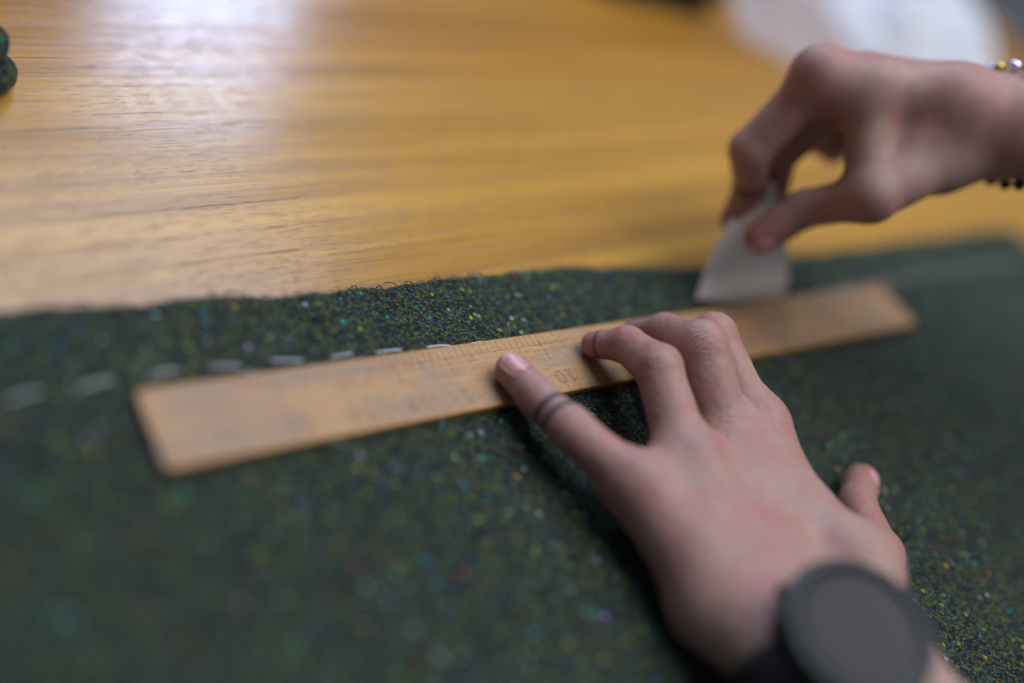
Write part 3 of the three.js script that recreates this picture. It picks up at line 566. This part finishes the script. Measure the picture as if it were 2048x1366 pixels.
// ---------------------------------------------------------------- bracelet on the right wrist
{
  const J = R.J, c = lerp3(lerp3(J.w_r, J.w_u, 0.5), lerp3(J.f_r, J.f_u, 0.5), 0.0), ax = unit(sub(J.f_r, J.w_r)), up = unit(add([0, 1, 0], ax, -ax[1])), sd = cross(up, ax);
  const br = thing('bracelet', add(c, up, -20), 'beaded bracelet with pale glass and dark beads on the right wrist', 'bracelet');
  const glass = std({ color: rgb(0.75, 0.72, 0.95), roughness: 0.06, metalness: 0.75 }), gold = std({ color: rgb(0.55, 0.42, 0.12), roughness: 0.25, metalness: 1 }), dark = std({ color: rgb(0.02, 0.018, 0.016), roughness: 0.2 });
  const N = 22, pts = [], toViewer = unit([-0.55, -0.1, 0.83]);
  for (let k = 0; k < N; k++) {
    const th = k / N * Math.PI * 2, d = add(up.map((x) => x * Math.cos(th)), sd, Math.sin(th)), o = add(c, ax, -16 - 3 * Math.cos(th) + 26 * Math.max(0, dot(d, toViewer))), h = R.cast(add(o, d, 70), d.map((x) => -x), 90), r = 2.7 + 0.5 * hash(k, 1, 1), p = add(h, d, r * 0.95);
    pts.push(V(...p));
    const s = new THREE.SphereGeometry(r, 18, 12); s.translate(...p);
    part('bead', s, Math.cos(th) > 0.35 ? (k % 3 === 1 ? gold : glass) : k % 4 === 0 ? gold : dark, br);
  }
  part('cord', new THREE.TubeGeometry(new THREE.CatmullRomCurve3(pts, true), 90, 0.6, 6, true), dark, br);
}

// ---------------------------------------------------------------- things at the back of the table
function bundle(name, label, category, base, size, mat, turn, folds, sd) {   // soft folded cloth: stacked rounded layers
  const t = thing(name, base, label, category), [w, h, d] = size;
  for (let k = 0; k < folds; k++) {
    const g = new THREE.BoxGeometry(1, 1, 1, 26, 8, 26), P = g.attributes.position, uv = [];
    for (let i = 0; i < P.count; i++) {
      let x = P.getX(i) * 2, y = P.getY(i) * 2, z = P.getZ(i) * 2; const q = Math.pow(Math.abs(x) ** 6 + Math.abs(z) ** 6, 1 / 6) || 1, ed = Math.max(Math.abs(x), Math.abs(z)); x *= ed / q; z *= ed / q;
      y *= Math.sqrt(Math.max(0.12, 1 - ed ** 8));
      const e = 1 - 0.03 * k; x *= w / 2 * e; z *= d / 2 * e; const Y = (k + 0.5 + y * 0.5) * h / folds;
      x += 5 * noise(z * 0.02, k * 3 + sd); z += 5 * noise(x * 0.02, k * 3 + sd + 7);
      P.setXYZ(i, x, Y + (k || y > 0 ? 2.5 * noise(x * 0.03, z * 0.03, k + sd) * (0.4 + 0.6 * y) * (k + 1) / folds : 0), z); uv.push(x / 260 + k * 0.3, (z + Y) / 260);
    }
    g.setAttribute('uv', new THREE.Float32BufferAttribute(uv, 2));
    const m = mergeVertices(g, 1e-4); m.computeVertexNormals(); m.rotateY(turn); m.translate(base[0], base[1] + 0.2, base[2]);
    part('fold', m, mat, t);
  }
  return t;
}
bundle('folded_cloth', 'small folded piece of the same dark tweed by the left end of the table', 'cloth', [-277.5, -6, -289], [95, 24, 60], tweedMat, GA - 0.6, 2, 1);
bundle('folded_cloth_001', 'folded navy cloth lying at the far edge of the table', 'cloth', [-84, -6, -822], [140, 40, 120], std({ color: rgb(0.012, 0.016, 0.035), roughness: 0.9 }), 0.75, 3, 5);
function crumple(name, label, base, w, d, h, mat, turn, sd) {
  const t = thing(name, base, label, 'paper'), n = 110, pos = [], idx = [];
  for (const side of [0, 1]) for (let j = 0; j <= n; j++) for (let i = 0; i <= n; i++) {
    const u = i / n * 2 - 1, v = j / n * 2 - 1, rr = Math.hypot(u, v), e = Math.max(0, 1 - rr ** 3);
    const ridge = (x, y, f, z) => 1 - Math.abs(noise(x * f + 0.6 * noise(y * 2, x * 2, z), y * f, z + sd));
    const c = 0.55 * ridge(u, v, 2.1, 1) + 0.3 * ridge(u, v, 4.7, 2) + 0.15 * ridge(u, v, 10, 3);
    const X = u * w / 2 * (1 + 0.18 * noise(u * 2, v * 2, sd)), Z = v * d / 2 * (1 + 0.18 * noise(u * 2, v * 2, sd + 4)), Y = h * e * c + (side ? 0 : 0.7) + 0.6;
    const p = V(X, Y, Z).applyAxisAngle(V(0, 1, 0), turn); pos.push(base[0] + p.x, base[1] + p.y, base[2] + p.z);
  }
  const o = (n + 1) ** 2;
  for (let j = 0; j < n; j++) for (let i = 0; i < n; i++) { const k = j * (n + 1) + i; idx.push(k, k + n + 1, k + 1, k + 1, k + n + 1, k + n + 2, o + k, o + k + 1, o + k + n + 1, o + k + 1, o + k + n + 2, o + k + n + 1); }
  const g = new THREE.BufferGeometry(); g.setAttribute('position', new THREE.Float32BufferAttribute(pos, 3)); g.setIndex(idx); g.computeVertexNormals();
  part('sheet', g, mat, t);
}
crumple('crumpled_paper', 'large crumpled white paper behind the right hand', [158, -6, -1075], 215, 330, 75, std({ color: rgb(0.6, 0.6, 0.62), roughness: 0.7 }), 0.5, 3);
crumple('crumpled_paper_001', 'thin pinkish tissue paper crumpled left of the white paper', [55, -6, -935], 150, 190, 26, std({ color: rgb(0.36, 0.27, 0.24), roughness: 0.5 }), 0.4, 8);

scene.traverse((o) => { if (o.isMesh) o.castShadow = o.receiveShadow = true; });
renderer.render(scene, camera);
